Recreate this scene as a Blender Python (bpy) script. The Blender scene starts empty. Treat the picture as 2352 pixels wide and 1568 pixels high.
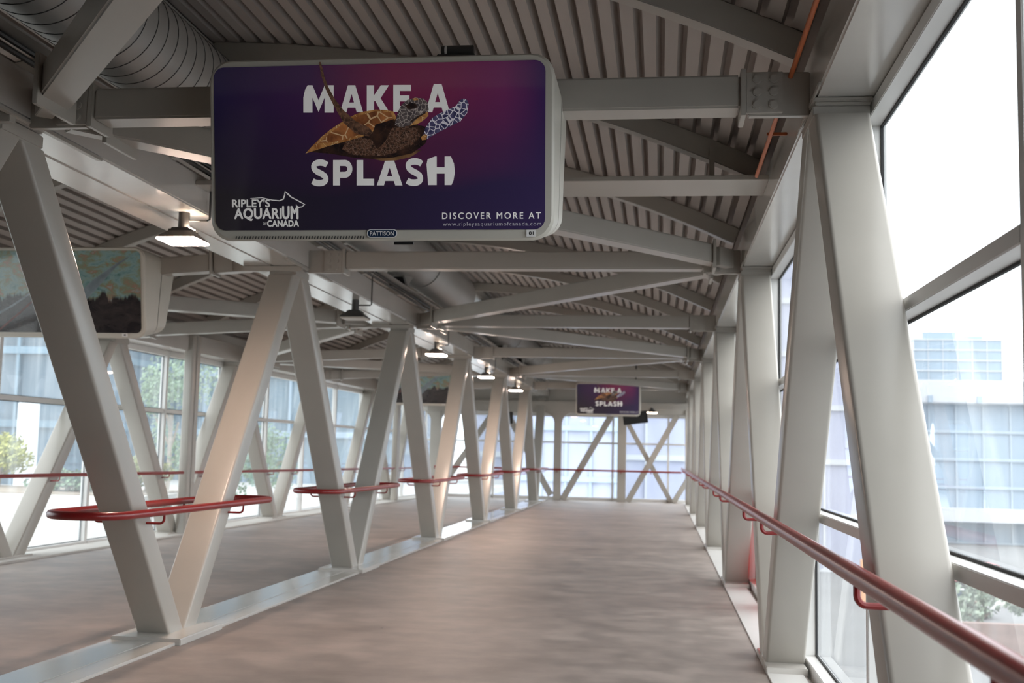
import bpy, bmesh, math, random
from mathutils import Vector, Matrix
random.seed(7)
SC = bpy.context.scene
COL = SC.collection
# ------------------------------------------------------------------ camera, sky, exposure
F_PX, YAW, PITCH, ROLL, EYE = 2550.5, .1347, .0992, .0236, 1.5
cy_, sy_, cp_, sp_ = math.cos(YAW), math.sin(YAW), math.cos(PITCH), math.sin(PITCH)
fwd = Vector((-sy_*cp_, cy_*cp_, sp_)); r0 = Vector((cy_, sy_, 0)); u0 = r0.cross(fwd)
cam_r = math.cos(ROLL)*r0 + math.sin(ROLL)*u0
cam_u = -math.sin(ROLL)*r0 + math.cos(ROLL)*u0
cd = bpy.data.cameras.new('camera'); cam = bpy.data.objects.new('camera', cd); COL.objects.link(cam)
M = Matrix((cam_r, cam_u, -fwd)).transposed().to_4x4(); M.translation = (0, 0, EYE)
cam.matrix_world = M
cd.sensor_width = 36; cd.sensor_fit = 'HORIZONTAL'; cd.lens = F_PX/2352*36
cd.clip_start = .05; cd.clip_end = 2000
cd.dof.use_dof = True; cd.dof.focus_distance = 5.6; cd.dof.aperture_fstop = 3.2
SC.camera = cam
w = bpy.data.worlds.new('overcast_sky'); SC.world = w; w.use_nodes = True
nt = w.node_tree; bg = nt.nodes['Background']
tc = nt.nodes.new('ShaderNodeTexCoord'); sx = nt.nodes.new('ShaderNodeSeparateXYZ'); rmp = nt.nodes.new('ShaderNodeValToRGB')
nt.links.new(tc.outputs['Generated'], sx.inputs[0]); nt.links.new(sx.outputs[2], rmp.inputs[0]); nt.links.new(rmp.outputs[0], bg.inputs[0])
rmp.color_ramp.elements[0].position = 0; rmp.color_ramp.elements[0].color = (.88, .93, .98, 1)
rmp.color_ramp.elements[1].position = .5; rmp.color_ramp.elements[1].color = (1, 1, 1, 1)
bg.inputs[1].default_value = 4.3
SC.view_settings.view_transform = 'Standard'; SC.view_settings.look = 'None'
SC.view_settings.gamma = 1; SC.view_settings.use_curve_mapping = False
SC.view_settings.exposure = 0.1
SC.cycles.use_denoising = True
SC.cycles.max_bounces = 10; SC.cycles.diffuse_bounces = 5; SC.cycles.glossy_bounces = 4
SC.cycles.transparent_max_bounces = 24; SC.cycles.sample_clamp_indirect = 6
SC.cycles.caustics_reflective = False; SC.cycles.caustics_refractive = False

# ------------------------------------------------------------------ materials
def mat(name, col, rough=.5, metal=0., noise=None, bump=0., spec=.5, emit=None, estr=0., coat=0.):
    m = bpy.data.materials.new(name); m.use_nodes = True
    n = m.node_tree.nodes; l = m.node_tree.links; b = n['Principled BSDF']
    b.inputs['Base Color'].default_value = (*col, 1); b.inputs['Roughness'].default_value = rough
    b.inputs['Metallic'].default_value = metal; b.inputs['Specular IOR Level'].default_value = spec
    b.inputs['Coat Weight'].default_value = coat; b.inputs['Coat Roughness'].default_value = .12
    if emit: b.inputs['Emission Color'].default_value = (*emit, 1); b.inputs['Emission Strength'].default_value = estr
    if noise:
        sc, amt = noise[0], noise[1]
        t = n.new('ShaderNodeTexCoord'); x = n.new('ShaderNodeTexNoise'); x.inputs['Scale'].default_value = sc; x.inputs['Detail'].default_value = 5
        l.new(t.outputs['Object'], x.inputs['Vector'])
        r = n.new('ShaderNodeValToRGB'); r.color_ramp.elements[0].position = .3; r.color_ramp.elements[1].position = .7
        r.color_ramp.elements[0].color = (*[c*(1-amt) for c in col], 1); r.color_ramp.elements[1].color = (*[min(1, c*(1+amt)) for c in col], 1)
        l.new(x.outputs['Fac'], r.inputs[0]); l.new(r.outputs[0], b.inputs['Base Color'])
        if bump:
            bp = n.new('ShaderNodeBump'); bp.inputs['Strength'].default_value = bump; bp.inputs['Distance'].default_value = .01
            l.new(x.outputs['Fac'], bp.inputs['Height']); l.new(bp.outputs[0], b.inputs['Normal'])
    return m
def N(m, kind, **kw):
    nd = m.node_tree.nodes.new(kind)
    for k, v in kw.items(): setattr(nd, k, v)
    return nd
def L(m, a, b): m.node_tree.links.new(a, b)

STEEL = mat('white_painted_steel', (.40, .375, .335), .28, noise=(2.2, .035))
CHORD = mat('white_painted_girder_steel', (.54, .515, .48), .19, noise=(1.3, .05), coat=.35)
ALU = mat('white_window_frame', (.68, .67, .65), .35, noise=(3, .02))
DECKM = mat('galvanised_roof_deck', (.405, .362, .332), .5, noise=(1.2, .05))
RED = mat('red_enamel', (.24, .014, .014), .3, coat=.05, noise=(8, .06))
PIPE = mat('orange_painted_pipe', (.50, .13, .04), .45, noise=(9, .1))
DUCTM = mat('galvanised_duct', (.40, .39, .37), .42, metal=.2, noise=(1.5, .06))
DARK = mat('dark_grey_metal', (.06, .058, .056), .45, noise=(6, .08))
BLACK = mat('black_plastic', (.012, .012, .013), .4, noise=(6, .1))
RUBBER = mat('black_rubber_gasket', (.015, .015, .016), .7, noise=(12, .1))
SHELL = mat('beige_sign_shell', (.58, .55, .48), .38, noise=(2.5, .03))
PATCH = mat('grey_beige_cladding', (.55, .53, .49), .5, noise=(1.5, .05))
WHITE = mat('white_print', (.90, .88, .86), .3, noise=(2, .02))
PRINTW = mat('white_glow_added_print', (.88, .86, .84), .3, noise=(2, .02)); PRINTG = mat('grey_glow_added_print', (.5, .48, .52), .3, noise=(2, .02))  # sign prints that get an added faint glow further down
GREYW = mat('grey_print', (.40, .39, .42), .3, noise=(2, .02))
NAVY = mat('navy_badge', (.012, .03, .075), .3, noise=(3, .03))
LENS = mat('lit_lamp_lens', (.9, .85, .75), .4, emit=(1, .745, .61), estr=165, noise=(4, .02))
LENSDIM = mat('lit_corner_lamp_lens', (.9, .85, .75), .4, emit=(1, .76, .6), estr=45, noise=(4, .02))
LENSUP = mat('lit_up_light_slot', (.9, .8, .7), .4, emit=(1, .78, .6), estr=150, noise=(4, .02))
LENSOFF = mat('unlit_lamp_lens', (.55, .5, .44), .35, noise=(4, .03))
BACKM = mat('dark_unseen_hall_wall', (.10, .095, .09), .7, noise=(1, .1))  # for unseen walls, kept dark to cut light from behind the camera
CONC = mat('pale_concrete', (.52, .50, .47), .8, noise=(.8, .07), bump=.2)

def floor_mat():
    m = mat('worn_concrete_floor', (.3, .27, .25), .42)
    n = m.node_tree; b = n.nodes['Principled BSDF']
    tc = N(m, 'ShaderNodeTexCoord'); mp = N(m, 'ShaderNodeMapping'); mp.inputs['Scale'].default_value = (.55, .9, 1)
    L(m, tc.outputs['Object'], mp.inputs[0])
    n1 = N(m, 'ShaderNodeTexNoise'); n1.inputs['Scale'].default_value = 1.1; n1.inputs['Detail'].default_value = 9; n1.inputs['Roughness'].default_value = .62
    L(m, mp.outputs[0], n1.inputs['Vector'])
    r1 = N(m, 'ShaderNodeValToRGB'); e = r1.color_ramp.elements
    e[0].position = .28; e[0].color = (.262, .224, .202, 1); e[1].position = .75; e[1].color = (.405, .352, .322, 1)
    L(m, n1.outputs['Fac'], r1.inputs[0])
    mp2 = N(m, 'ShaderNodeMapping'); mp2.inputs['Scale'].default_value = (1.3, 1.3, 1); L(m, tc.outputs['Object'], mp2.inputs[0])
    n2 = N(m, 'ShaderNodeTexNoise'); n2.inputs['Scale'].default_value = 2.4; n2.inputs['Detail'].default_value = 8; L(m, mp2.outputs[0], n2.inputs['Vector'])
    r2 = N(m, 'ShaderNodeValToRGB'); e = r2.color_ramp.elements; e[0].position = .36; e[0].color = (.80, .79, .78, 1); e[1].position = .62; e[1].color = (1.1, 1.08, 1.07, 1)
    L(m, n2.outputs['Fac'], r2.inputs[0])
    mx = N(m, 'ShaderNodeMix', data_type='RGBA', blend_type='MULTIPLY'); mx.inputs[0].default_value = 1
    L(m, r1.outputs[0], mx.inputs[6]); L(m, r2.outputs[0], mx.inputs[7])
    # sparse black specks and gum marks
    n3 = N(m, 'ShaderNodeTexVoronoi'); n3.inputs['Scale'].default_value = 2.2; L(m, tc.outputs['Object'], n3.inputs['Vector'])
    r3 = N(m, 'ShaderNodeValToRGB'); e = r3.color_ramp.elements; e[0].position = .018; e[0].color = (.35, .34, .33, 1); e[1].position = .035; e[1].color = (1, 1, 1, 1)
    L(m, n3.outputs['Distance'], r3.inputs[0])
    mx2 = N(m, 'ShaderNodeMix', data_type='RGBA', blend_type='MULTIPLY'); mx2.inputs[0].default_value = 1
    L(m, mx.outputs[2], mx2.inputs[6]); L(m, r3.outputs[0], mx2.inputs[7]); L(m, mx2.outputs[2], b.inputs['Base Color'])
    rr = N(m, 'ShaderNodeMapRange'); rr.inputs['To Min'].default_value = .33; rr.inputs['To Max'].default_value = .62; L(m, n2.outputs['Fac'], rr.inputs[0]); L(m, rr.outputs[0], b.inputs['Roughness'])
    bp = N(m, 'ShaderNodeBump'); bp.inputs['Strength'].default_value = .12; bp.inputs['Distance'].default_value = .006; L(m, n2.outputs['Fac'], bp.inputs['Height']); L(m, bp.outputs[0], b.inputs['Normal'])
    return m
FLOOR = floor_mat()

def glass_mat(name, tint, haze):
    m = bpy.data.materials.new(name); m.use_nodes = True
    nn = m.node_tree.nodes; nn.clear()
    out = N(m, 'ShaderNodeOutputMaterial'); tr = N(m, 'ShaderNodeBsdfTransparent'); gl = N(m, 'ShaderNodeBsdfGlossy'); df = N(m, 'ShaderNodeBsdfTranslucent')
    tr.inputs[0].default_value = (*tint, 1); gl.inputs['Roughness'].default_value = .01; df.inputs[0].default_value = (.86, .92, .96, 1)
    fr = N(m, 'ShaderNodeFresnel'); fr.inputs[0].default_value = 1.5
    m1 = N(m, 'ShaderNodeMixShader'); m2 = N(m, 'ShaderNodeMixShader')
    tcx = N(m, 'ShaderNodeTexCoord'); mp = N(m, 'ShaderNodeMapping'); mp.inputs['Scale'].default_value = (1.5, 3.2, .35); L(m, tcx.outputs['Object'], mp.inputs[0])
    nz = N(m, 'ShaderNodeTexNoise'); nz.inputs['Scale'].default_value = 2.0; nz.inputs['Detail'].default_value = 6; L(m, mp.outputs[0], nz.inputs['Vector'])
    rg = N(m, 'ShaderNodeMapRange'); rg.inputs['From Min'].default_value = .35; rg.inputs['From Max'].default_value = .75
    rg.inputs['To Min'].default_value = haze*.6; rg.inputs['To Max'].default_value = haze*1.6; L(m, nz.outputs['Fac'], rg.inputs[0])
    L(m, tr.outputs[0], m1.inputs[1]); L(m, df.outputs[0], m1.inputs[2])
    gm = N(m, 'ShaderNodeNewGeometry'); iv = N(m, 'ShaderNodeMath', operation='SUBTRACT'); iv.inputs[0].default_value = 1; L(m, gm.outputs['Backfacing'], iv.inputs[1])
    f2 = N(m, 'ShaderNodeMath', operation='MULTIPLY'); L(m, fr.outputs[0], f2.inputs[0]); L(m, iv.outputs[0], f2.inputs[1])
    h2 = N(m, 'ShaderNodeMath', operation='MULTIPLY'); L(m, rg.outputs[0], h2.inputs[0]); L(m, iv.outputs[0], h2.inputs[1]); L(m, h2.outputs[0], m1.inputs[0])
    L(m, f2.outputs[0], m2.inputs[0]); L(m, m1.outputs[0], m2.inputs[1]); L(m, gl.outputs[0], m2.inputs[2]); L(m, m2.outputs[0], out.inputs[0])
    return m
GLASS = glass_mat('dusty_window_glass', (.955, .97, .975), .11)
GLASSL = glass_mat('dusty_window_glass_far', (.93, .96, .97), .13)

# ------------------------------------------------------------------ mesh helpers
class MB:
    def __init__(s, warp=None): s.bm = bmesh.new(); s.warp = warp; s.mi = 0
    def poly(s, pts, flip=False):
        vs = [s.bm.verts.new(p) for p in (reversed(pts) if flip else pts)]
        f = s.bm.faces.new(vs); f.material_index = s.mi; return f
    def hull8(s, a, b):      # a, b: matching end rings (lists of points)
        va = [s.bm.verts.new(p) for p in a]; vb = [s.bm.verts.new(p) for p in b]; n = len(a)
        fs = [s.bm.faces.new([va[i], va[(i+1) % n], vb[(i+1) % n], vb[i]]) for i in range(n)]
        fs.append(s.bm.faces.new(list(reversed(va)))); fs.append(s.bm.faces.new(vb))
        for f in fs: f.material_index = s.mi
        return s
    def box(s, x0, x1, y0, y1, z0, z1):
        return s.hull8([(x0, y0, z0), (x1, y0, z0), (x1, y1, z0), (x0, y1, z0)], [(x0, y0, z1), (x1, y0, z1), (x1, y1, z1), (x0, y1, z1)])
    def bar(s, p, q, wd, ht, up=(0, 0, 1)):      # rectangular bar from p to q (centre line)
        p, q = Vector(p), Vector(q); d = (q-p).normalized(); sd = d.cross(Vector(up)).normalized(); u = sd.cross(d)
        o = [sd*(wd/2)*a + u*(ht/2)*b for a, b in ((-1, -1), (1, -1), (1, 1), (-1, 1))]
        return s.hull8([p+v for v in o], [q+v for v in o])
    def tube(s, path, r, n=12, closed=False, caps=True):
        P = [Vector(p) for p in path]; m = len(P); rings = []
        prev = None
        for i in range(m):
            if closed: d = (P[(i+1) % m]-P[i-1]).normalized()
            else: d = (P[min(i+1, m-1)]-P[max(i-1, 0)]).normalized()
            if prev is None:
                a = Vector((0, 0, 1)) if abs(d.z) < .9 else Vector((1, 0, 0)); sd = d.cross(a).normalized()
            else: sd = (prev - d*prev.dot(d)).normalized()
            prev = sd; u = sd.cross(d)
            rings.append([s.bm.verts.new(P[i] + (sd*math.cos(2*math.pi*k/n) + u*math.sin(2*math.pi*k/n))*r) for k in range(n)])
        for i in range(m if closed else m-1):
            A, B = rings[i], rings[(i+1) % m]
            for k in range(n): s.bm.faces.new([A[k], A[(k+1) % n], B[(k+1) % n], B[k]]).material_index = s.mi
        if caps and not closed:
            s.bm.faces.new(list(reversed(rings[0]))).material_index = s.mi; s.bm.faces.new(rings[-1]).material_index = s.mi
        return s
    def cyl(s, c, axis, r, h, n=16):
        c = Vector(c); d = Vector(axis).normalized(); return s.tube([c-d*h/2, c+d*h/2], r, n)
    def build(s, name, m, parent=None, bevel=0., seg=2, smooth=38):
        bmesh.ops.recalc_face_normals(s.bm, faces=s.bm.faces)
        if s.warp:
            for v in s.bm.verts: v.co = s.warp(v.co)
        if bevel:
            ed = [e for e in s.bm.edges if len(e.link_faces) == 2 and e.calc_face_angle(0) > math.radians(50)]
            bmesh.ops.bevel(s.bm, geom=ed, offset=bevel, segments=seg, affect='EDGES', clamp_overlap=True)
        for f in s.bm.faces: f.smooth = True
        for e in s.bm.edges:
            if len(e.link_faces) != 2 or e.calc_face_angle(0) > math.radians(smooth): e.smooth = False
        me = bpy.data.meshes.new(name); s.bm.to_mesh(me); s.bm.free()
        for mm in (m if isinstance(m, (list, tuple)) else [m]): me.materials.append(mm)
        o = bpy.data.objects.new(name, me); COL.objects.link(o)
        if parent is not None:
            o.parent = parent
            o.matrix_parent_inverse = Matrix.Translation(parent.matrix_world.translation).inverted() if parent.type == 'EMPTY' else Matrix.Identity(4)
        return o
def thing(name, label, cat, loc=(0, 0, 0), group=None):
    o = bpy.data.objects.new(name, None); COL.objects.link(o); o.empty_display_size = .2
    o.location = loc; o.matrix_world = Matrix.Translation(loc)
    return tag(o, label, cat, group)
def tag(o, label, cat, group=None, kind='thing'):
    o['label'] = label; o['category'] = cat
    if group: o['group'] = group
    if kind: o['kind'] = kind
    return o
def struct(o, label=None, cat=None):
    o['kind'] = 'structure'
    if label: o['label'] = label
    if cat: o['category'] = cat
    return o
ORD = ['nearest', 'second nearest', 'third nearest', 'fourth nearest', 'fifth nearest', 'sixth nearest', 'seventh nearest', 'eighth nearest', 'ninth nearest', 'tenth nearest',
       'eleventh nearest', 'twelfth nearest', 'thirteenth nearest', 'fourteenth nearest']

# ------------------------------------------------------------------ grid of the bridge
LB = 5.149; T0 = 5.916; B0 = 8.56            # panel length, first roof node, first floor node of the trusses
TY = lambda k: T0 + LB*k
BY = lambda k: B0 + LB*k
LBL = 4.655; BL0 = 13.30; TL1 = 10.97        # glass wall across the second lane runs on a tighter pitch
SK = .021
def left_warp(v): return Vector((v.x + SK*(v.y-13.3), v.y, v.z))
XMI, XMO = -4.0, -3.73                       # middle truss faces
XRI, XRO = .76, 1.035                        # window side truss faces
APX, APZ, RR, RL = -3.9, 4.80, 10.8, 8.8     # roof vault
def deck_z(x):
    R = RR if x > APX else RL
    return APZ - R + math.sqrt(R*R - (x-APX)**2)
END = 36.4

# ------------------------------------------------------------------ floor, curbs
f = MB().box(-8.75, 1.02, -13, 36.6, -.25, 0).build('floor', FLOOR); struct(f)
c = MB(); c.box(-4.12, -3.775, -13, 35.9, 0, .022); c.box(-3.765, -3.585, -13, 35.9, 0, .022)
o = c.build('trim_1', CHORD, bevel=.004); struct(o)
c = MB(); c.box(.75, 1.0, -13, 36.2, 0, .012)
o = c.build('trim_2', ALU, bevel=.003); struct(o)
c = MB(left_warp); c.box(-8.42, -7.86, -13, 36.2, 0, .03)
o = c.build('trim_3', CONC, bevel=.006); struct(o)

# ------------------------------------------------------------------ V-shaped columns of the three trusses
def rrect(w, t, r, n=4):
    pts = []
    for cx, cyy, a0 in ((w/2-r, t/2-r, 0), (-w/2+r, t/2-r, 90), (-w/2+r, -t/2+r, 180), (w/2-r, -t/2+r, 270)):
        for i in range(n+1):
            a = math.radians(a0 + 90*i/n); pts.append((cx + r*math.cos(a), cyy + r*math.sin(a)))
    return pts
def leg(xc, w, yb, zb, yt, zt, t, warp=None, r=.021):
    """square tube leaning along Y, cut level at both ends; (yb, zb)-(yt, zt) is its centre line"""
    th = math.atan2(zt-zb, abs(yt-yb)); k = 1/math.sin(th)
    sec = rrect(w, t, r)
    b = MB(warp)
    b.hull8([(xc+x, yb + y*k, zb) for x, y in sec], [(xc+x, yt + y*k, zt) for x, y in sec])
    return b
def v_column(label, xi, xo, yb, yt_near, yt_far, ztop, half, group, t=.205, warp=None, plate=True, px=(0, 0), near=True):
    root = thing('v_column', label, 'column', (0, yb, 0), group)
    xc, w = (xi+xo)/2, abs(xo-xi)
    zb = .05 if plate else .0
    if near: leg(xc, w, yb-half/2, zb, yt_near+half/2-.0, ztop, t, warp).build('leg', STEEL, root, smooth=50)
    leg(xc, w, yb+half/2, zb, yt_far-half/2, ztop, t, warp).build('leg', STEEL, root, smooth=50)
    p = MB(warp).box(px[0], px[1], yb-.47, yb+.34, .0, .05)
    p.build('base_plate', CHORD, root, bevel=.006)
    return root
HB = .262
mlab = ['V-shaped white steel column on the center curb, nearest of that row, with bases before the big hanging sign']
NAMES = ['nearest', 'second', 'third', 'fourth', 'fifth', 'sixth']
for k in range(-1, 6):
    lab = 'white steel V column on the center curb, ' + ('one at the picture edge, cut off' if k < 0 else NAMES[k] + ' with a loop rail')
    v_column(lab, XMI, XMO, BY(k), TY(k), min(TY(k+1), 36.2), 3.25, HB, 'white V columns on the center curb', px=(-4.10, -3.545))
for k in range(-1, 6):
    lab = 'white steel V column by the near glass wall, ' + ('its big leg crossed by the rail' if k < 0 else NAMES[k] + ' beyond the big leaning leg')
    v_column(lab, XRI, XRO, BY(k), TY(k), min(TY(k+1), 36.2), 3.25, HB, 'white V columns along the near glass wall', px=(.745, 1.03), near=k >= 0)
LY = lambda k: BL0 + LBL*k
LT = lambda k: TL1 + LBL*k                   # roof node k sits before floor node k
for k in range(-1, 5):
    lab = 'white steel V column against the far glass wall, ' + NAMES[k+1] + ' of that row'
    v_column(lab, -8.1, -8.36, LY(k), LT(k), LT(k+1), 3.0, HB, 'white V columns along the far glass wall', warp=left_warp, px=(-8.38, -8.05))

# twin posts at the movement joints of the far glass wall
for i, yj in enumerate((17.86, 31.55)):
    t = thing('twin_post', 'upright twin post before the far glass wall, ' + ('where its red rail first breaks' if i == 0 else 'the distant one'), 'post', (0, yj, 0), 'twin posts at the far glass wall')
    for dy in (0, .17):
        b = MB(left_warp); b.hull8([(-7.99+x, yj-.03+dy+y, .0) for x, y in rrect(.16, .14, .03)], [(-7.99+x, yj-.03+dy+y, 3.34) for x, y in rrect(.16, .14, .03)])
        b.build('tube', STEEL, t, smooth=50)
    MB(left_warp).box(-8.12, -7.86, yj-.15, yj+.26, 0, .02).build('base_plate', STEEL, t, bevel=.004)

# ------------------------------------------------------------------ roof girders (top chords)
g = thing('roof_girder', 'wide white twin box girder running lengthwise on top of the center V columns', 'girder', (-3.95, 0, 3.34))
b = MB(); b.box(-4.28, -3.972, -13, 36.2, 3.34, 3.62); b.box(-3.96, -3.63, -13, 36.2, 3.34, 3.62); b.box(-4.2, -3.7, -13, 36.2, 3.36, 3.6)
b.build('box_beam', CHORD, g, bevel=.012)
for k in range(0, 6):
    y = TY(k)
    b = MB(); b.box(-4.0, -3.72, y-.22, y+.22, 3.25, 3.335)
    b.build('node_block', STEEL, g, bevel=.01)
    b = MB(); b.box(-4.27, -3.645, y-.26, y-.2, 3.285, 3.338)
    b.build('stiffener', STEEL, g, bevel=.004)
    b = MB(); b.box(-3.66, -3.622, y-.75, y+.75, 3.322, 3.342)
    b.build('cover_plate', STEEL, g, bevel=.003)
g = thing('roof_girder', 'white box girder running lengthwise above the near glass wall', 'girder', (.9, 0, 3.34))
MB().box(.765, 1.07, -13, 36.2, 3.34, 3.645).build('box_beam', CHORD, g, bevel=.012)
for k in range(0, 6):
    y = TY(k)
    b = MB(); b.box(.755, 1.04, y-.22, y+.22, 3.25, 3.30); b.box(.765, 1.04, y-.235, y+.235, 3.30, 3.318); b.box(.755, 1.05, y-.25, y+.25, 3.318, 3.338)
    b.build('node_block', STEEL, g, bevel=.004)
    MB().box(.752, .764, y-.45, y+.45, 3.33, 3.352).build('cover_plate', STEEL, g, bevel=.003)
g = thing('roof_girder', 'white box girder running lengthwise above the far glass wall', 'girder', (-8.1, 8, 3.07))
MB(left_warp).box(-8.36, -8.0, -13, 36.2, 3.07, 3.37).build('box_beam', CHORD, g, bevel=.012)
for k in range(0, 5):
    MB(left_warp).box(-8.36, -8.05, LT(k)-.22, LT(k)+.22, 2.98, 3.068).build('node_block', STEEL, g, bevel=.01)

# ------------------------------------------------------------------ cross beams and roof diagonals
def beam_tube(p, q, wd=.19, ht=.18): return MB().bar(p, q, wd, ht)
def end_plate_bar(p, d, wd=.28, ht=.30, th=.028):
    p = Vector(p); d = Vector(d).normalized(); return MB().bar(p-d*th/2, p+d*th/2, wd, ht)
def cross_beam(k):
    y = TY(k)
    t = thing('cross_beam', 'white level cross beam over the near lane, %s one%s' % (NAMES[k], ', holding the big hanging sign' if k == 0 else ''), 'beam', (-1.4, y, 3.34), 'cross beams over the near lane')
    beam_tube((-3.24, y, 3.43), (.40, y, 3.43)).build('beam_tube', STEEL, t, bevel=.012)
    for sx, xe, xs, xc in ((1, .414, .44, .76), (-1, -3.254, -3.28, -3.635)):
        MB().box(xe-.014, xe+.014, y-.115, y+.115, 3.292, 3.545).build('end_plate', STEEL, t, bevel=.003)
        MB().box(min(xs, xc)+.0, max(xs, xc), y-.086, y-.035, 3.295, 3.53).build('beam_stub', STEEL, t, bevel=.006)
        p = MB().box(min(xs-.012*sx, xs+.178*sx), max(xs-.012*sx, xs+.178*sx), y-.112, y-.086, 3.305, 3.525).build('splice_plate', STEEL, t, bevel=.003)
        if k < 3:
            for xb in (.045, .13):
                for zb in (3.345, 3.415, 3.485):
                    MB().cyl((xs+xb*sx, y-.117, zb), (0, 1, 0), .024, .022, 14).build('bolt', STEEL, p, bevel=.004)
    return t
for k in range(0, 6): cross_beam(k)
def far_beam(k):
    y, yl = TY(k), LT(k-1)+0.0
    xl = left_warp(Vector((-8.0, yl, 0))).x
    p = Vector((-4.28, y, 3.43)); q = Vector((xl, yl, 3.17)); d = (q-p).normalized()
    t = thing('cross_beam', 'white cross beam sloping over the far lane, %s one%s' % (NAMES[k-1], ', holding the landscape painting sign' if k == 1 else ''), 'beam', ((p+q)/2), 'cross beams over the far lane')
    beam_tube(p+d*.42, q-d*.35).build('beam_tube', STEEL, t, bevel=.012)
    for e, dd in ((p, d), (q, -d)):
        end_plate_bar(e+dd*.40, dd, .26, .26).build('end_plate', STEEL, t, bevel=.003)
        MB().bar(e, e+dd*.38, .15, .22).build('beam_stub', STEEL, t, bevel=.006)
        MB().bar(e+dd*.17+Vector((0, -.09, 0)), e+dd*.37+Vector((0, -.09, 0)), .03, .2).build('splice_plate', STEEL, t, bevel=.003)
for k in range(1, 6): far_beam(k)
def diag(p, q, xs0, xs1, label, group):
    """level bracing tube between two nodes, cut parallel to the girders"""
    p, q = Vector(p), Vector(q); at = lambda x: p + (q-p)*((x-p.x)/(q.x-p.x))
    a, b_ = at(xs0), at(xs1); d = (q-p).normalized(); hw = .095/abs(d.x); s = 1 if xs1 > xs0 else -1
    t = thing('bracing_tube', label, 'brace', (a+b_)/2, group)
    m = MB(); ring = lambda c: [(c.x, c.y-hw, c.z-.09), (c.x, c.y+hw, c.z-.09), (c.x, c.y+hw, c.z+.09), (c.x, c.y-hw, c.z+.09)]
    m.hull8(ring(a), ring(b_)); m.build('bracing_bar', STEEL, t, bevel=.012)
    for c_, e, s2 in ((a, p, s), (b_, q, -s)):
        MB().box(c_.x-.014, c_.x+.014, c_.y-.2, c_.y+.2, c_.z-.15, c_.z+.13).build('end_plate', STEEL, t, bevel=.003)
        MB().bar(c_-d*(.03 if c_ is a else -.03), e + d*(.17 if c_ is a else -.17), .10, .18).build('beam_stub', STEEL, t, bevel=.005)
    return t
zig = [('M', -1+1, 'T', -1), ('M', 0, 'T', 1), ('M', 2, 'T', 1), ('M', 2, 'T', 3), ('M', 4, 'T', 3), ('M', 4, 'T', 5)]
zl = ['overhead slanting bracing tube in the top corner above the spiral duct', 'slanting white bracing tube behind the big hanging sign',
      'slanting white bracing tube just past the second cross beam of the near lane', 'slanting white bracing tube past the third cross beam of the near lane',
      'slanting white bracing tube before the fifth cross beam of the near lane', 'distant slanting white bracing tube right before the small hanging sign']
for (a, i, b2, j), lab in zip(zig, zl):
    diag((-3.63, TY(i), 3.43), (.765, TY(j), 3.43), -3.31, .49, lab, 'roof bracing tubes over the near lane')
zig2 = [(2, 0), (2, 2), (4, 2), (4, 4)]
for n_, (i, j) in enumerate(zig2):
    q = left_warp(Vector((-8.0, LT(j), 3.17)))
    diag((-4.28, TY(i), 3.43), q, -4.66, q.x+.36, 'slanting bracing tube over the far lane, %s of them' % NAMES[n_], 'roof bracing tubes over the far lane')

# ------------------------------------------------------------------ corrugated vaulted roof, ribs, ridge beam
def deck_curve(x0, x1, up=0.):
    pts = []
    x = x0
    PITCH_ = .145; prof = ((0, 0), (.086, 0), (.090, .085), (.141, .085), (.145, 0))
    while x < x1:
        R = RR if x > APX else RL
        sl = math.asin(max(-1, min(1, (x-APX)/R)))
        for s, h in prof[:-1]:
            xx = x + s*math.cos(sl); zz = deck_z(xx)
            nx, nz = math.sin((sl)), math.cos(sl)
            pts.append((xx + nx*h, zz + nz*h))
        x += PITCH_*math.cos(sl)
    return pts
dk = MB(); pr_ = deck_curve(-8.75, 1.10)
ya, yb = -13, 36.6
va = [dk.bm.verts.new((x, ya, z)) for x, z in pr_]; vb = [dk.bm.verts.new((x, yb, z)) for x, z in pr_]
for i in range(len(pr_)-1): dk.bm.faces.new([va[i], vb[i], vb[i+1], va[i+1]])
tp = [(x, deck_z(x)+.17) for x in (pr_[0][0], -7.5, -6, -5, APX, -2.5, -1, 0, pr_[-1][0])]   # roofing skin above
ta = [dk.bm.verts.new((x, ya, z)) for x, z in tp]; tb = [dk.bm.verts.new((x, yb, z)) for x, z in tp]
for i in range(len(tp)-1): dk.bm.faces.new([ta[i], ta[i+1], tb[i+1], tb[i]])
o = dk.build('ceiling', DECKM, smooth=20); struct(o)
def rib(y, x0, x1, lab, group):
    b = MB(); n = 26; lo = []; hi = []
    for i in range(n+1):
        x = x0 + (x1-x0)*i/n; z = deck_z(x)-.004
        R = RR if x > APX else RL; sl = math.asin((x-APX)/R)
        hi.append((x, z)); lo.append((x-math.sin(sl)*.155, z-math.cos(sl)*.155))
    v = [[b.bm.verts.new((x, yy, z)) for x, z in P] for yy in (y-.065, y+.065) for P in (lo, hi)]
    for i in range(n):
        for A, B in ((v[0], v[1]), (v[3], v[2]), (v[2], v[0]), (v[1], v[3])): b.bm.faces.new([A[i], A[i+1], B[i+1], B[i]])
    for i in (0, n): b.bm.faces.new([v[0][i], v[1][i], v[3][i], v[2][i]])
    return tag(b.build('roof_rib', STEEL, bevel=.006, smooth=30), lab, 'rib', group)
for k in range(0, 12):
    y = T0 + LB/2*k
    rib(y, -3.67, .755, 'curved roof rib under the corrugated deck over the near lane, %s' % (ORD[k] if k < 14 else ''), 'curved ribs over the near lane')
for k in range(1, 12):
    y = T0 + LB/2*k
    rib(y, -3.94, left_warp(Vector((-8.15, y, 0))).x, 'curved roof rib under the corrugated deck over the far lane, %s' % ORD[k-1], 'curved ribs over the far lane')
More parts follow.
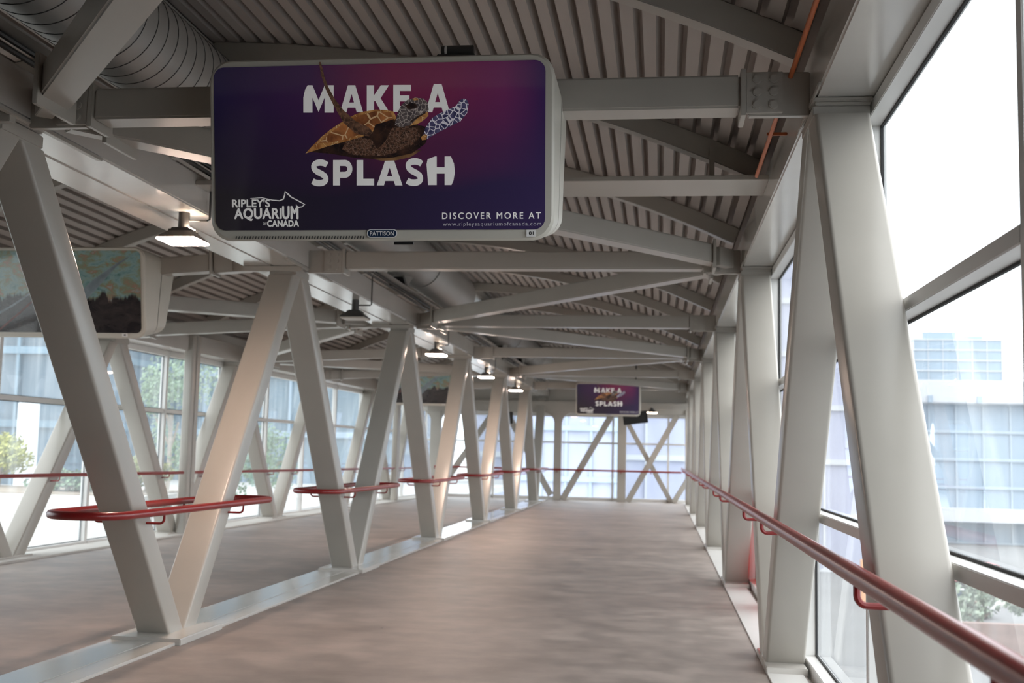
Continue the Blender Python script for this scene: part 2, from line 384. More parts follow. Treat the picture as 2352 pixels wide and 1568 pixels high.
tag(MB().box(-3.935, -3.675, -13, 36.2, 4.63, 4.785).build('ridge_beam', STEEL, bevel=.01), 'dark grey ridge beam running along the crown of the roof above the duct', 'beam')
# flat tie with hanger strap
t = thing('roof_tie', 'flat broad white tie across the near lane between the first two cross beams', 'tie', (-1.4, 8.3, 3.5))
MB().box(-3.63, .765, 8.12, 8.64, 3.524, 3.559).build('tie_plate', STEEL, t, bevel=.004)
MB().box(.345, .385, 8.40, 8.415, 3.559, 3.86).build('hanger_strap', STEEL, t, bevel=.002)

# ------------------------------------------------------------------ pipes, ducts, conduits
t = thing('sprinkler_pipe', 'thin orange pipe clipped inside the roof girder above the near glass wall', 'pipe', (.66, 4, 3.5))
MB().tube([(.66, -1.5, 3.51), (.66, 7.95, 3.505)], .0135, 10).build('pipe_run', PIPE, t)
for y in (1.9, 4.4, 6.95): MB().box(.64, .765, y-.008, y+.008, 3.512, 3.53).build('pipe_clip', PIPE, t, bevel=.003)
def duct(y0, y1, lab, regs):
    t = thing('spiral_duct', lab, 'duct', (-3.62, y0, 4.26), 'round ducts under the roof ridge')
    b = MB(); b.tube([(-3.62, y, 4.26) for y in (y0, y1)], .335, 40); b.build('duct_body', DUCTM, t)
    b = MB(); n = 40; turns = int((min(y1, y0+9)-y0)/.15)
    pts = [(-3.62+math.cos(2*math.pi*i/n)*.336, y0+.15*i/n, 4.26+math.sin(2*math.pi*i/n)*.336) for i in range(turns*n+1)]
    b.tube(pts, .0035, 4); b.build('spiral_seam', DARK, t)
    for y in regs:
        r = MB(); c0 = Vector((-3.62, y, 4.26)); d = Vector((-.15, -.72, -.62)).normalized()
        r.bar(c0+d*.25, c0+d*.62, .30, .20, up=(0, 0, 1)); ro = r.build('outlet', DUCTM, t, bevel=.005)
        MB().bar(c0+d*.605, c0+d*.624, .24, .14, up=(0, 0, 1)).build('grille', BLACK, ro)
        r = MB(); r.tube([(-3.62, y+.5, 4.26), (-3.62, y+.56, 4.26)], .35, 40); r.build('duct_collar', DUCTM, t)
duct(.5, 19.3, 'round spiral steel duct above the center girder, in front under the roof', (15.6,))
duct(22.5, 33.5, 'round spiral steel duct above the center girder, far one deep in the hall', (25.5, 29.0))
t = thing('wire_trunking', 'dark cable conduits running along the top edge of the center girder', 'conduit', (-3.6, 5, 3.64))
MB().tube([(-3.60, 2, 3.655), (-3.60, 35.5, 3.655)], .018, 8).build('conduit_run', DARK, t)
MB().tube([(-3.60, 2, 3.71), (-3.60, 35.5, 3.71)], .018, 8).build('conduit_run', DARK, t)
MB().box(-3.64, -3.50, 2, 35.5, 3.735, 3.75).build('cable_tray', DUCTM, t, bevel=.003)
b = MB()
for z, x in ((3.75, -3.2), (3.9, -3.15)): b.tube([(x, 2.5, z), (x, 9, z)], .012, 8)

# ------------------------------------------------------------------ flood lights under the center girder
LY_ = (8.30, 13.35, 18.45, 23.9, 28.95)
def flood(x, y, z, lit, label, group, drop=True):
    t = thing('flood_light', label, 'lamp', (x, y, z), group)
    h = .165
    b = MB(); b.hull8([(x-h, y-h, z+.012), (x+h, y-h, z+.012), (x+h, y+h, z+.012), (x-h, y+h, z+.012)],
                      [(x-h*.55, y-h*.55, z+.075), (x+h*.55, y-h*.55, z+.075), (x+h*.55, y+h*.55, z+.075), (x-h*.55, y+h*.55, z+.075)])
    b.box(x-.075, x+.075, y-.075, y+.075, z+.075, z+.105); ho = b.build('housing', DARK, t, bevel=.006)
    fb = MB()
    for i in range(-3, 4): fb.box(x-.09, x+.09, y+i*.025-.004, y+i*.025+.004, z+.07, z+.092)
    fb.build('cooling_fin', DARK, ho)
    MB().box(x-.155, x+.155, y-.155, y+.155, z-.006, z+.012).build('lens', (LENS if drop else LENSDIM) if lit else LENSOFF, t, bevel=.005)
    MB().tube([(x, y, z+.10), (x, y, 3.338 if drop else z+.16)], .045, 14).build('neck', DARK, t)
    if lit and drop: MB().box(x+.048, x+.073, y-.06, y+.06, z+.1050, z+.1054).build('up_light', LENSUP, t)
    if drop: MB().tube([(x+.04, y, z+.17), (-3.598, y, z+.17), (-3.598, y+.05, z+.19), (-3.598, y+.05, 3.66)], .009, 8).build('conduit', DARK, t)
    return t
for i, y in enumerate(LY_):
    flood(-3.79, y, 3.105, i != 1, ('unlit square flood lamp, the only dark one under the center girder' if i == 1 else
          ['lit square flood lamp under the center girder beside the big hanging sign', '', 'lit square flood lamp under the center girder, next after the dark one',
           'lit square flood lamp under the center girder, third lit one along', 'farthest small lit flood lamp under the center girder'][i]), 'flood lamps under the center girder')

# ------------------------------------------------------------------ red hand rails
def arc_loop(x0, x1, y0, y1, z, r=.2, n=8):
    pts = []
    for cx, cyy, a0 in ((x1-r, y1-r, 0), (x0+r, y1-r, 90), (x0+r, y0+r, 180), (x1-r, y0+r, 270)):
        for i in range(n+1):
            a = math.radians(a0+90*i/n); pts.append((cx+r*math.cos(a), cyy+r*math.sin(a), z))
    return pts
def jbracket(x, y, z, xd, parent, rr=.0095, drop=.06, reach=.1):
    """hook under a rail: down from the rail, rounded, then across to the column"""
    p = [(x, y, z)]
    for i in range(6):
        a = math.radians(90*i/5); p.append((x + xd*.035*(1-math.cos(a)), y, z-drop+.035-.035*math.sin(a)))
    p.append((x+xd*reach, y, z-drop)); MB().tube(p, rr, 8).build('bracket', RED, parent)
for k in range(0, 6):
    yc = BY(k)+.06
    t = thing('loop_rail', 'red tubular loop rail wrapped around the %s V column on the center curb' % NAMES[k], 'handrail', (-3.86, yc, 1.0), 'red loop rails around the center V columns')
    b = MB(); b.tube(arc_loop(-4.14, -3.595, yc-1.6, yc+1.6, 1.008, .25), .029, 14, closed=True); b.build('rail_tube', RED, t)
    for s in (-1, 1):
        yy = yc-.03 + s*.78
        jbracket(-3.595, yy, .98, -1, t, reach=.14); jbracket(-4.14, yy, .98, 1, t, reach=.14)
t = thing('wall_rail', 'long red handrail in front of the near glass wall, fixed to its V columns', 'handrail', (.66, 1, 1.1))
MB().tube([(.66, .9, 1.112), (.66, 3.93, 1.112)], .034, 18).build('rail_tube', RED, t)
MB().tube([(.66, 3.932, 1.112), (.66, 9.5, 1.112), (.66, 18, 1.11), (.66, 35.2, 1.105)], .034, 18).build('rail_tube', RED, t)
for k in range(-1, 6):
    for y in (BY(k)-1.06, BY(k)+.52): jbracket(.66, y, 1.078, 1, t, .012, .065, .105)
t = thing('wall_rail', 'thin red handrail along the far glass wall across the second lane', 'handrail', (-7.95, 10, 1.0))
zl_ = lambda y: 1.058-.0055*(y-13)
for ya, yb in ((7, 17.72), (18.08, 31.4), (31.75, 35.3)):
    MB(left_warp).tube([(-7.97, ya, zl_(ya)), (-7.97, yb, zl_(yb))], .026, 12).build('rail_tube', RED, t)
for k in range(-1, 5):
    for y in (LY(k)-.72, LY(k)+.72):
        p = [(-7.97, y, zl_(y)-.02), (-7.97, y, zl_(y)-.05), (-7.985, y, zl_(y)-.075), (-8.1, y, zl_(y)-.08)]
        MB(left_warp).tube(p, .009, 8).build('bracket', RED, t)
t = thing('wall_rail', 'straight red handrail across the end wall windows at the end of the hall', 'handrail', (-3, 35.8, 1.0))
MB().tube([(-7.3, 35.75, .985), (-3.5, 35.75, .98)], .03, 12).build('rail_tube', RED, t)
MB().tube([(-3.5, 35.75, .98), (.66, 35.75, .98)], .03, 12).build('rail_tube', RED, t)
for x in (-7.3, -5.9, -3.3, -2.6, -1.25, -.3): MB().tube([(x, 35.75, .96), (x, 35.77, .91), (x, 35.95, .90)], .012, 8).build('bracket', RED, t)

# ------------------------------------------------------------------ window walls
def pane_set(win, x_or_y, cells, glass, warp, axis, gask=True):
    for (a0, a1, z0, z1) in cells:
        m = MB(warp); g_ = MB(warp); th = .006; c = x_or_y
        if axis == 'X':
            m.box(c, c+th, a0, a1, z0, z1)
            for q in ((a0, a1, z0, z0+.012), (a0, a1, z1-.012, z1), (a0, a0+.012, z0, z1), (a1-.012, a1, z0, z1)): g_.box(c-.014, c-.001, *q)
        else:
            m.box(a0, a1, c, c+th, z0, z1)
            for q in ((a0, a1, z0, z0+.012), (a0, a1, z1-.012, z1), (a0, a0+.012, z0, z1), (a1-.012, a1, z0, z1)): g_.box(q[0], q[1], c-.014, c-.001, q[2], q[3])
        po = m.build('pane', glass, win)
        if gask: g_.build('gasket', RUBBER, win)
def frame_part(win, name, warp, *boxes):
    m = MB(warp)
    for b in boxes: m.box(*b)
    return m.build(name, ALU, win, bevel=.004)
nwin = 0
def window(label):
    global nwin; nwin += 1
    o = bpy.data.objects.new('window_%d' % nwin, None); COL.objects.link(o); o['kind'] = 'structure'; o['label'] = label; o['category'] = 'window'
    return o
for j in range(-2, 12):
    a = 5.93 + LB/2*j; b_ = a + LB/2
    if j == 11: b_ = 36.2
    wn = window('tall white framed window bay of the near glass wall, %s from the camera' % (ORD[max(0, j+1)] if j >= -1 else ('beside it' if j == -2 else 'behind it')))
    frame_part(wn, 'mullion', None, (1.05, 1.165, a, a+.062, .0, 3.30))
    frame_part(wn, 'sill', None, (1.05, 1.165, a+.062, b_, -.05, .075))
    frame_part(wn, 'transom', None, (1.05, 1.155, a+.062, b_, 1.08, 1.14))
    frame_part(wn, 'transom', None, (1.05, 1.155, a+.062, b_, 2.15, 2.212))
    frame_part(wn, 'head', None, (1.05, 1.165, a+.062, b_, 3.26, 3.33))
    pane_set(wn, 1.148, [(a+.062, b_, .075, 1.08), (a+.062, b_, 1.14, 2.15), (a+.062, b_, 2.212, 3.26)], GLASS, None, 'X', j < 5)
for j in range(-3, 10):
    a = 13.16 + LBL/2*j; b_ = a+LBL/2
    if j == 9: b_ = 36.2
    wn = window('white framed window bay of the far glass wall across the second lane, %s' % (ORD[j+3] if j >= -3 else 'out of view'))
    frame_part(wn, 'mullion', left_warp, (-8.50, -8.39, a, a+.07, .03, 3.0))
    frame_part(wn, 'sill', left_warp, (-8.50, -8.38, a+.07, b_, .0, .06))
    frame_part(wn, 'transom', left_warp, (-8.50, -8.40, a+.07, b_, 2.02, 2.085))
    frame_part(wn, 'head', left_warp, (-8.50, -8.37, a+.07, b_, 2.98, 3.07))
    pane_set(wn, -8.455, [(a+.07, b_, .06, 2.02), (a+.07, b_, 2.085, 2.98)], GLASSL, left_warp, 'X', j < 4)
# dark walls added out of view, then upper closing strips over both glass walls
o = MB().box(1.075, 1.20, -13, .78, 0, 3.35).build('wall_right', BACKM); struct(o)  # added solid in place of windows to darken the hall behind
o = MB(left_warp).box(-8.62, -8.37, -13, 6.15, 0, 3.1).build('wall_left', BACKM); struct(o)  # unseen dark wall added instead of glazing to cut side light
o = MB().box(1.075, 1.17, -13, 36.4, 3.335, deck_z(1.12)+.1).build('wall_right', PATCH); struct(o)
o = MB(left_warp).box(-8.62, -8.37, -13, 36.4, 3.07, deck_z(-8.4)+.02).build('wall_left', PATCH); struct(o)
o = MB().box(1.02, 1.2, -13, 36.4, -.4, -.02).build('baseboard_right', CONC); struct(o)
o = MB(left_warp).box(-8.7, -8.4, -13, 36.4, -.4, .0).build('baseboard_left', CONC); struct(o)

o = MB().box(-9.2, 1.25, -13.3, -13, -.25, 5.0).build('wall_back', BACKM); struct(o)  # unseen end wall, added dark to shut out sky light
# ------------------------------------------------------------------ end wall
xsE = [(-7.75, -5.45), (-5.45, -3.3), (-3.3, -1.54), (-1.54, .245), (.245, 1.06)]
for i, (x0, x1) in enumerate(xsE):
    wn = window('window bay in the end wall of the hall, ' + ['at the far lane corner', 'beside the arched frame post in the far lane', 'just past the arched frame post', 'under the small hanging sign', 'in the corner by the near glass wall'][i])
    frame_part(wn, 'mullion', None, (x0-.03, x0+.03, END-.06, END+.06, .0, 2.8))
    frame_part(wn, 'sill', None, (x0+.03, x1-.03, END-.12, END+.06, .0, .10))
    frame_part(wn, 'transom', None, (x0+.03, x1-.03, END-.05, END+.05, 1.83, 1.885))
    frame_part(wn, 'head', None, (x0+.03, x1-.03, END-.06, END+.06, 2.70, 2.80))
    pane_set(wn, END, [(x0+.03, x1-.03, .10, 1.83), (x0+.03, x1-.03, 1.885, 2.70)], GLASSL, None, 'Y', False)
m = MB(); n = 24
top = [(x, deck_z(x)+.06) for x in [(-8.6 + (1.2+8.6)*i/n) for i in range(n+1)]]
ring = [(-8.6, 2.8), (1.2, 2.8)] + list(reversed(top))
m.hull8([(x, END-.1, z) for x, z in ring], [(x, END+.1, z) for x, z in ring]); o = m.build('wall_far', PATCH); struct(o)
fr = thing('portal_frame', 'white steel portal frame with rounded haunches before the end wall', 'frame', (-3.3, 36, 0))
MB().box(-7.6, 1.05, 35.85, 36.12, 2.80, 3.17).build('portal_beam', STEEL, fr, bevel=.01)
def haunch(x, s, z=2.8, r=.34):
    b = MB(); pts = [(x, z), (x, z-r)] + [(x + s*(r-r*math.cos(math.radians(a))), z-r+r*math.sin(math.radians(a))) for a in range(10, 91, 10)]
    b.hull8([(p, 35.9, q) for p, q in pts], [(p, 36.07, q) for p, q in pts]); return b
for x0, x1, hs in ((-3.42, -3.18, 1), (-1.37, -1.10, 0), (-7.50, -7.15, 1)):
    MB().box(x0, x1, 35.88, 36.1, 0, 2.8).build('portal_post', STEEL, fr, bevel=.012)
    if hs:
        haunch(x1, 1).build('haunch', STEEL, fr); haunch(x0, -1).build('haunch', STEEL, fr)
for i, (p, q, y, wd, lab) in enumerate((((-3.12, .02), (-1.56, 2.80), 36.0, .20, 'slanting end wall brace rising from the arched post to the middle post'),
        ((-1.03, .02), (.52, 2.80), 36.0, .18, 'slanting end wall brace lit warm by the corner lamp'),
        ((-1.22, 2.80), (.35, .02), 36.24, .15, 'slanting end wall brace crossing behind the lamp-lit one'),
        ((.42, .02), (1.04, 1.05), 36.05, .16, 'short slanting brace at the corner of the end wall'),
        ((-5.42, 2.80), (-7.2, .15), 36.0, .19, 'slanting end wall brace leaning toward the far glass wall'),
        ((-5.0, 2.80), (-3.5, .15), 36.0, .19, 'slanting end wall brace of the far lane leaning toward the arched post'))):
    MB().bar((p[0], y, p[1]), (q[0], y, q[1]), wd, .16, up=(0, 1, 0)).build('brace', STEEL, fr, bevel=.012)
fl = flood(-.28, 34.6, 2.80, True, 'bright flood lamp by the end wall, next to the black monitor under the small sign', None, False)
MB().tube([(-.28, 34.6, 2.93), (.775, 34.6, 2.93)], .022, 10).build('lamp_arm', STEEL, fl)
MB().tube([(-.28, 34.6, 2.94), (-.28, 35.86, 2.96)], .03, 10).build('lamp_arm', STEEL, fl)

def monitor(x, y, z, rot, lab):
    t = thing('monitor', lab, 'monitor', (x, y, z), 'black monitors before the end wall')
    a = MB(lambda v: Matrix.Translation((x, y, z)) @ Matrix.Rotation(rot, 4, 'Y') @ (v-Vector((x, y, z))))
    a.box(x-.36, x+.36, y-.05, y+.05, z-.16, z+.20); a.build('screen_case', BLACK, t, bevel=.012)
    MB().tube([(x, y, z+.1), (x, y, deck_z(x)-.0)], .025, 10).build('ceiling_pole', DARK, t)
monitor(-.745, 33.0, 2.57, -.13, 'black monitor hanging below the small far sign')
monitor(-4.75, 33.0, 2.50, 0, 'black monitor hanging over the far lane by the end wall')

# ------------------------------------------------------------------ hanging signs
def text_polys(s, bold=0., spacing=1.):
    cu = bpy.data.curves.new('lettering', 'FONT'); cu.body = s; cu.size = 1; cu.offset = bold; cu.space_character = spacing; cu.resolution_u = 4
    ob = bpy.data.objects.new('lettering', cu); COL.objects.link(ob)
    dg = bpy.context.evaluated_depsgraph_get(); me = bpy.data.meshes.new_from_object(ob.evaluated_get(dg))
    bpy.data.objects.remove(ob); bpy.data.curves.remove(cu)
    return me
def stroke(pts, w):
    """flat ribbon along a 2D path -> list of quads"""
    P = [Vector(p) for p in pts]; out = []; side = []
    for i in range(len(P)):
        d = (P[min(i+1, len(P)-1)]-P[max(i-1, 0)]).normalized(); ww = w[i] if isinstance(w, (list, tuple)) else w
        side.append((P[i]+Vector((-d.y, d.x))*ww/2, P[i]-Vector((-d.y, d.x))*ww/2))
    return [[side[i][0], side[i+1][0], side[i+1][1], side[i][1]] for i in range(len(P)-1)]
def arc2(cx, cy, rx, ry, a0, a1, n=12): return [(cx+rx*math.cos(math.radians(a0+(a1-a0)*i/n)), cy+ry*math.sin(math.radians(a0+(a1-a0)*i/n))) for i in range(n+1)]
GLY = {   # heavy block capitals in a unit box, y up
 'M': [[(0, 0), (.0, .62), (.16, 1), (.36, 1), (.5, .52), (.28, 0), (.25, .62), (.2, 0)], [(.28, 0), (.2, 0), (.25, .62)], [(.36, 1), (.5, .52), (.64, 1), (1, 1), (1, 0), (.72, 0), (.72, .55), (.58, .1), (.44, .1), (.28, .62)]],
}
def glyph(ch):
    if ch == 'A': return [[(0, 0), (.34, 1), (.5, 1), (.5, .68), (.28, 0)], [(1, 0), (.72, 0), (.5, .68), (.5, 1), (.66, 1)], [(.33, .17), (.38, .36), (.62, .36), (.67, .17)]]
    if ch == 'K': return [[(0, 0), (0, 1), (.32, 1), (.32, 0)], [(.30, .40), (.30, .60), (.62, 1), (.98, 1), (.58, .48)], [(.36, .44), (.58, .56), (1, 0), (.64, 0)]]
    if ch == 'E': return [[(0, 0), (0, 1), (.36, 1), (.36, 0)], [(.36, .78), (.36, 1), (1, 1), (1, .78)], [(.36, .39), (.36, .61), (.9, .61), (.9, .39)], [(.36, 0), (.36, .22), (1, .22), (1, 0)]]
    if ch == 'L': return [[(0, 0), (0, 1), (.38, 1), (.38, 0)], [(.38, 0), (.38, .26), (1, .26), (1, 0)]]
    if ch == 'M': return [[(0, 0), (.0, .55), (.06, .85), (.14, 1), (.30, 1), (.30, 0)], [(.30, 1), (.50, .45), (.50, .02), (.30, .55)], [(.70, 1), (.70, .55), (.50, .02), (.50, .45)], [(.70, 0), (.70, 1), (1, 1), (1, 0)]]
    if ch == 'H': return [[(.06, 0), (.02, .5), (0, .72), (.04, .9), (.30, 1), (.36, 1), (.36, 0)], [(.36, .40), (.36, .62), (.64, .62), (.64, .40)], [(.64, 0), (.64, 1), (.86, 1), (.97, .75), (1, .45), (.95, .15), (.88, 0)]]
    if ch == 'P': return [[(0, 0), (0, 1), (.34, 1), (.34, 0)]] + stroke([(.3, .885)]+arc2(.58, .65, .25, .235, 90, -90, 14)+[(.3, .415)], [.23]+[.24]*15+[.23])
    if ch == 'S': return stroke(arc2(.52, .735, .36, .155, 22, 90, 7)+arc2(.50, .735, .32, .155, 100, 200, 8)[:-1]+[(.22, .64), (.36, .55), (.62, .45), (.78, .36)]+arc2(.50, .265, .32, .155, 15, -90, 10)+arc2(.46, .265, .36, .155, -100, -152, 6), .24)
SIGN_TOP_DY = .09
class Face:
    """flat picture plane of a sign: u in metres from the middle, v in metres from the bottom of the glass"""
    def __init__(s, xc, yt, yb, zt, zb):
        s.o = Vector((xc, yb, zb)); s.U = Vector((1, 0, 0)); s.V = Vector((0, yt-yb, zt-zb)).normalized(); s.n = Vector((0, -1, 0)); s.n = s.U.cross(s.V)
        if s.n.y > 0: s.n = -s.n
        s.h = Vector((0, yt-yb, zt-zb)).length
    def p(s, u, v, off): return s.o + s.U*u + s.V*v + s.n*off
def rr_outline(w, h, r, n=6, x0=None, z0=0):
    x0 = -w/2 if x0 is None else x0; pts = []
    for cx, cz, a0 in ((x0+w-r, z0+h-r, 0), (x0+r, z0+h-r, 90), (x0+r, z0+r, 180), (x0+w-r, z0+r, 270)):
        pts += [(cx+r*math.cos(math.radians(a0+90*i/n)), cz+r*math.sin(math.radians(a0+90*i/n))) for i in range(n+1)]
    return pts
def add_text(fc, s, u0, u1, v0, v1, off, m, parent, name='lettering', bold=0., spacing=1., shear=0):
    me = text_polys(s, 0, spacing)
    xs = [v.co.x for v in me.vertices]; ys = [v.co.y for v in me.vertices]; a, b, c, d = min(xs), max(xs), min(ys), max(ys)
    pts = [fc.p(u0+(u1-u0)*(v.co.x-a)/(b-a), v0+(v1-v0)*(v.co.y-c)/(d-c), off) for v in me.vertices]; fcs = [tuple(p.vertices) for p in me.polygons]
    bpy.data.meshes.remove(me); sh = [(0, 0)]
    if bold: w_ = bold*(v1-v0); sh = [(0, 0), (w_, 0), (-w_, 0), (0, w_), (0, -w_), (w_*.7, w_*.7), (-w_*.7, w_*.7), (w_*.7, -w_*.7), (-w_*.7, -w_*.7)]
    V_, F_ = [], []
    for i_, (p_, q_) in enumerate(sh):
        n0 = len(V_); V_ += [p + fc.U*p_ + fc.V*q_ + fc.n*(.00004*i_) for p in pts]; F_ += [tuple(k + n0 for k in f_) for f_ in fcs]
    me = bpy.data.meshes.new(name); me.from_pydata(V_, [], F_)
    me.materials.append(m); me.name = name
    o = bpy.data.objects.new(name, me); COL.objects.link(o); o.parent = parent
    if parent.type == 'EMPTY': o.matrix_parent_inverse = Matrix.Translation(parent.matrix_world.translation).inverted()
    return o
def flat(fc, polys, off, m, parent, name, raw=False):
    b = MB()
    for i, pl in enumerate(polys):
        if isinstance(pl, dict): b.mi = pl['m']; pl = pl['p']
        b.poly([fc.p(u, v, off + i*.00012) for u, v in pl])
    for f_ in b.bm.faces: pass
    me = bpy.data.meshes.new(name); bmesh.ops.triangulate(b.bm, faces=b.bm.faces, ngon_method='BEAUTY'); b.bm.to_mesh(me); b.bm.free()
    for mm in (m if isinstance(m, (list, tuple)) else [m]): me.materials.append(mm)
    o = bpy.data.objects.new(name, me); COL.objects.link(o); o.parent = parent
    if parent.type == 'EMPTY': o.matrix_parent_inverse = Matrix.Translation(parent.matrix_world.translation).inverted()
    return o

def poster_mat(name, fn):
    m = mat(name, (.03, .02, .06), .12, coat=.6, spec=.5)
    m.node_tree.nodes['Principled BSDF'].inputs['Coat Roughness'].default_value = .03
    fn(m); return m
def splash_bg(m):
    b = m.node_tree.nodes['Principled BSDF']
    g = N(m, 'ShaderNodeTexCoord'); s = N(m, 'ShaderNodeSeparateXYZ'); L(m, g.outputs['Generated'], s.inputs[0])
    # printed colour field: navy at the side, plum and crimson toward the top, near-black at the foot
    rx = N(m, 'ShaderNodeValToRGB'); e = rx.color_ramp.elements
    e[0].position = 0; e[0].color = (0.022, 0.016, 0.060, 1); e[1].position = 1; e[1].color = (0.045, 0.022, 0.100, 1)
    for p_, c_ in ((.3, (0.060, 0.022, 0.085, 1)), (.55, (0.200, 0.026, 0.080, 1)), (.72, (0.200, 0.030, 0.095, 1)), (.88, (0.170, 0.030, 0.120, 1))): x = e.new(p_); x.color = c_
    L(m, s.outputs[0], rx.inputs[0])
    rb = N(m, 'ShaderNodeValToRGB'); e = rb.color_ramp.elements
    e[0].position = 0; e[0].color = (0.026, 0.022, 0.028, 1); e[1].position = 1; e[1].color = (0.042, 0.028, 0.090, 1); x = e.new(.45); x.color = (0.028, 0.021, 0.045, 1)
    L(m, s.outputs[0], rb.inputs[0])
    nz = N(m, 'ShaderNodeTexNoise'); nz.inputs['Scale'].default_value = 1.6; L(m, g.outputs['Generated'], nz.inputs['Vector'])
    ad = N(m, 'ShaderNodeMath', operation='MULTIPLY_ADD'); ad.inputs[1].default_value = .35; L(m, nz.outputs['Fac'], ad.inputs[0]); L(m, s.outputs[2], ad.inputs[2])
    mr = N(m, 'ShaderNodeMapRange'); mr.inputs['From Min'].default_value = .42; mr.inputs['From Max'].default_value = .95; L(m, ad.outputs[0], mr.inputs[0])
    mx = N(m, 'ShaderNodeMix', data_type='RGBA'); L(m, mr.outputs[0], mx.inputs[0]); L(m, rb.outputs[0], mx.inputs[6]); L(m, rx.outputs[0], mx.inputs[7]); L(m, mx.outputs[2], b.inputs['Base Color'])
SPLASH = poster_mat('purple_poster_print', splash_bg)
def cell_mat(name, c1, c2, line, scale, lw=.03, rough=.4):
    m = mat(name, c1, rough, coat=.5); b = m.node_tree.nodes['Principled BSDF']
    g = N(m, 'ShaderNodeTexCoord'); v = N(m, 'ShaderNodeTexVoronoi', feature='DISTANCE_TO_EDGE'); v.inputs['Scale'].default_value = scale; L(m, g.outputs['Object'], v.inputs['Vector'])
    nz = N(m, 'ShaderNodeTexNoise'); nz.inputs['Scale'].default_value = scale*1.2; nz.inputs['Detail'].default_value = 6; L(m, g.outputs['Object'], nz.inputs['Vector'])
    r = N(m, 'ShaderNodeValToRGB'); e = r.color_ramp.elements; e[0].position = .35; e[0].color = (*c1, 1); e[1].position = .68; e[1].color = (*c2, 1); L(m, nz.outputs['Fac'], r.inputs[0])
    k = N(m, 'ShaderNodeMath', operation='LESS_THAN'); k.inputs[1].default_value = lw; L(m, v.outputs['Distance'], k.inputs[0])
    mx = N(m, 'ShaderNodeMix', data_type='RGBA'); L(m, k.outputs[0], mx.inputs[0]); L(m, r.outputs[0], mx.inputs[6]); mx.inputs[7].default_value = (*line, 1); L(m, mx.outputs[2], b.inputs['Base Color'])
    return m
TSHELL = cell_mat('turtle_shell_print', (0.130, 0.039, 0.016), (0.494, 0.182, 0.058), (0.650, 0.429, 0.234), 11, .028)
TRIM_ = cell_mat('turtle_rim_print', (0.286, 0.098, 0.026), (0.598, 0.312, 0.104), (0.650, 0.468, 0.234), 20, .02)
TBODY = cell_mat('turtle_belly_print', (.016, .008, .006), (.16, .075, .045), (.26, .16, .12), 62, .035)
TUNDER = cell_mat('turtle_underside_print', (.05, .022, .012), (.30, .16, .07), (.22, .12, .06), 9, .004)
TSHADE = cell_mat('turtle_dark_print', (.010, .006, .007), (.055, .025, .016), (.08, .04, .03), 18, .008)
TSKIN = cell_mat('turtle_skin_print', (0.046, 0.036, 0.042), (0.156, 0.124, 0.117), (0.494, 0.429, 0.390), 48, .045)
TFLIP = cell_mat('turtle_flipper_print', (0.029, 0.029, 0.091), (0.117, 0.104, 0.208), (0.754, 0.715, 0.780), 36, .06)
TDARK = cell_mat('turtle_back_flipper_print', (0.039, 0.021, 0.016), (0.195, 0.098, 0.058), (0.260, 0.130, 0.078), 34, .02)
def paint_bg(m):
    b = m.node_tree.nodes['Principled BSDF']
    g = N(m, 'ShaderNodeTexCoord'); s = N(m, 'ShaderNodeSeparateXYZ'); L(m, g.outputs['Generated'], s.inputs[0])
    mp = N(m, 'ShaderNodeMapping'); mp.inputs['Scale'].default_value = (5.5, 1, 4.5); L(m, g.outputs['Generated'], mp.inputs[0])
    n1 = N(m, 'ShaderNodeTexNoise'); n1.inputs['Scale'].default_value = 1.5; n1.inputs['Detail'].default_value = 9; n1.inputs['Roughness'].default_value = .68; n1.inputs['Distortion'].default_value = .5; L(m, mp.outputs[0], n1.inputs['Vector'])
    r = N(m, 'ShaderNodeValToRGB'); e = r.color_ramp.elements
    e[0].position = .30; e[0].color = (.05, .12, .10, 1); e[1].position = .74; e[1].color = (.10, .11, .035, 1)
    for p_, c_ in ((.38, (.13, .22, .22, 1)), (.46, (.20, .29, .28, 1)), (.53, (.18, .21, .14, 1)), (.60, (.26, .15, .11, 1)), (.65, (.24, .28, .26, 1))): x = e.new(p_); x.color = c_
    L(m, n1.outputs['Fac'], r.inputs[0])
    mp2 = N(m, 'ShaderNodeMapping'); mp2.inputs['Scale'].default_value = (26, 1, 1.2); L(m, g.outputs['Generated'], mp2.inputs[0])
    n2 = N(m, 'ShaderNodeTexNoise'); n2.inputs['Scale'].default_value = 1; n2.inputs['Detail'].default_value = 3; L(m, mp2.outputs[0], n2.inputs['Vector'])
    a = N(m, 'ShaderNodeMath', operation='MULTIPLY_ADD'); a.inputs[1].default_value = .32; L(m, n2.outputs['Fac'], a.inputs[0]); L(m, s.outputs[2], a.inputs[2])
    k = N(m, 'ShaderNodeMapRange'); k.inputs['From Min'].default_value = .58; k.inputs['From Max'].default_value = .63; L(m, a.outputs[0], k.inputs[0])
    r2 = N(m, 'ShaderNodeValToRGB'); e = r2.color_ramp.elements; e[0].position = .35; e[0].color = (.014, .012, .014, 1); e[1].position = .75; e[1].color = (.055, .045, .042, 1); L(m, n1.outputs['Fac'], r2.inputs[0])
    mx = N(m, 'ShaderNodeMix', data_type='RGBA'); L(m, k.outputs[0], mx.inputs[0]); L(m, r2.outputs[0], mx.inputs[6]); L(m, r.outputs[0], mx.inputs[7]); L(m, mx.outputs[2], b.inputs['Base Color'])
PAINT = poster_mat('landscape_painting_print', paint_bg)
STREAK = mat('pale_brush_streak', (.22, .27, .30), .15, coat=.5, noise=(9, .25))
STREAKR = mat('dark_red_brush_streak', (.10, .025, .02), .15, coat=.5, noise=(9, .25))

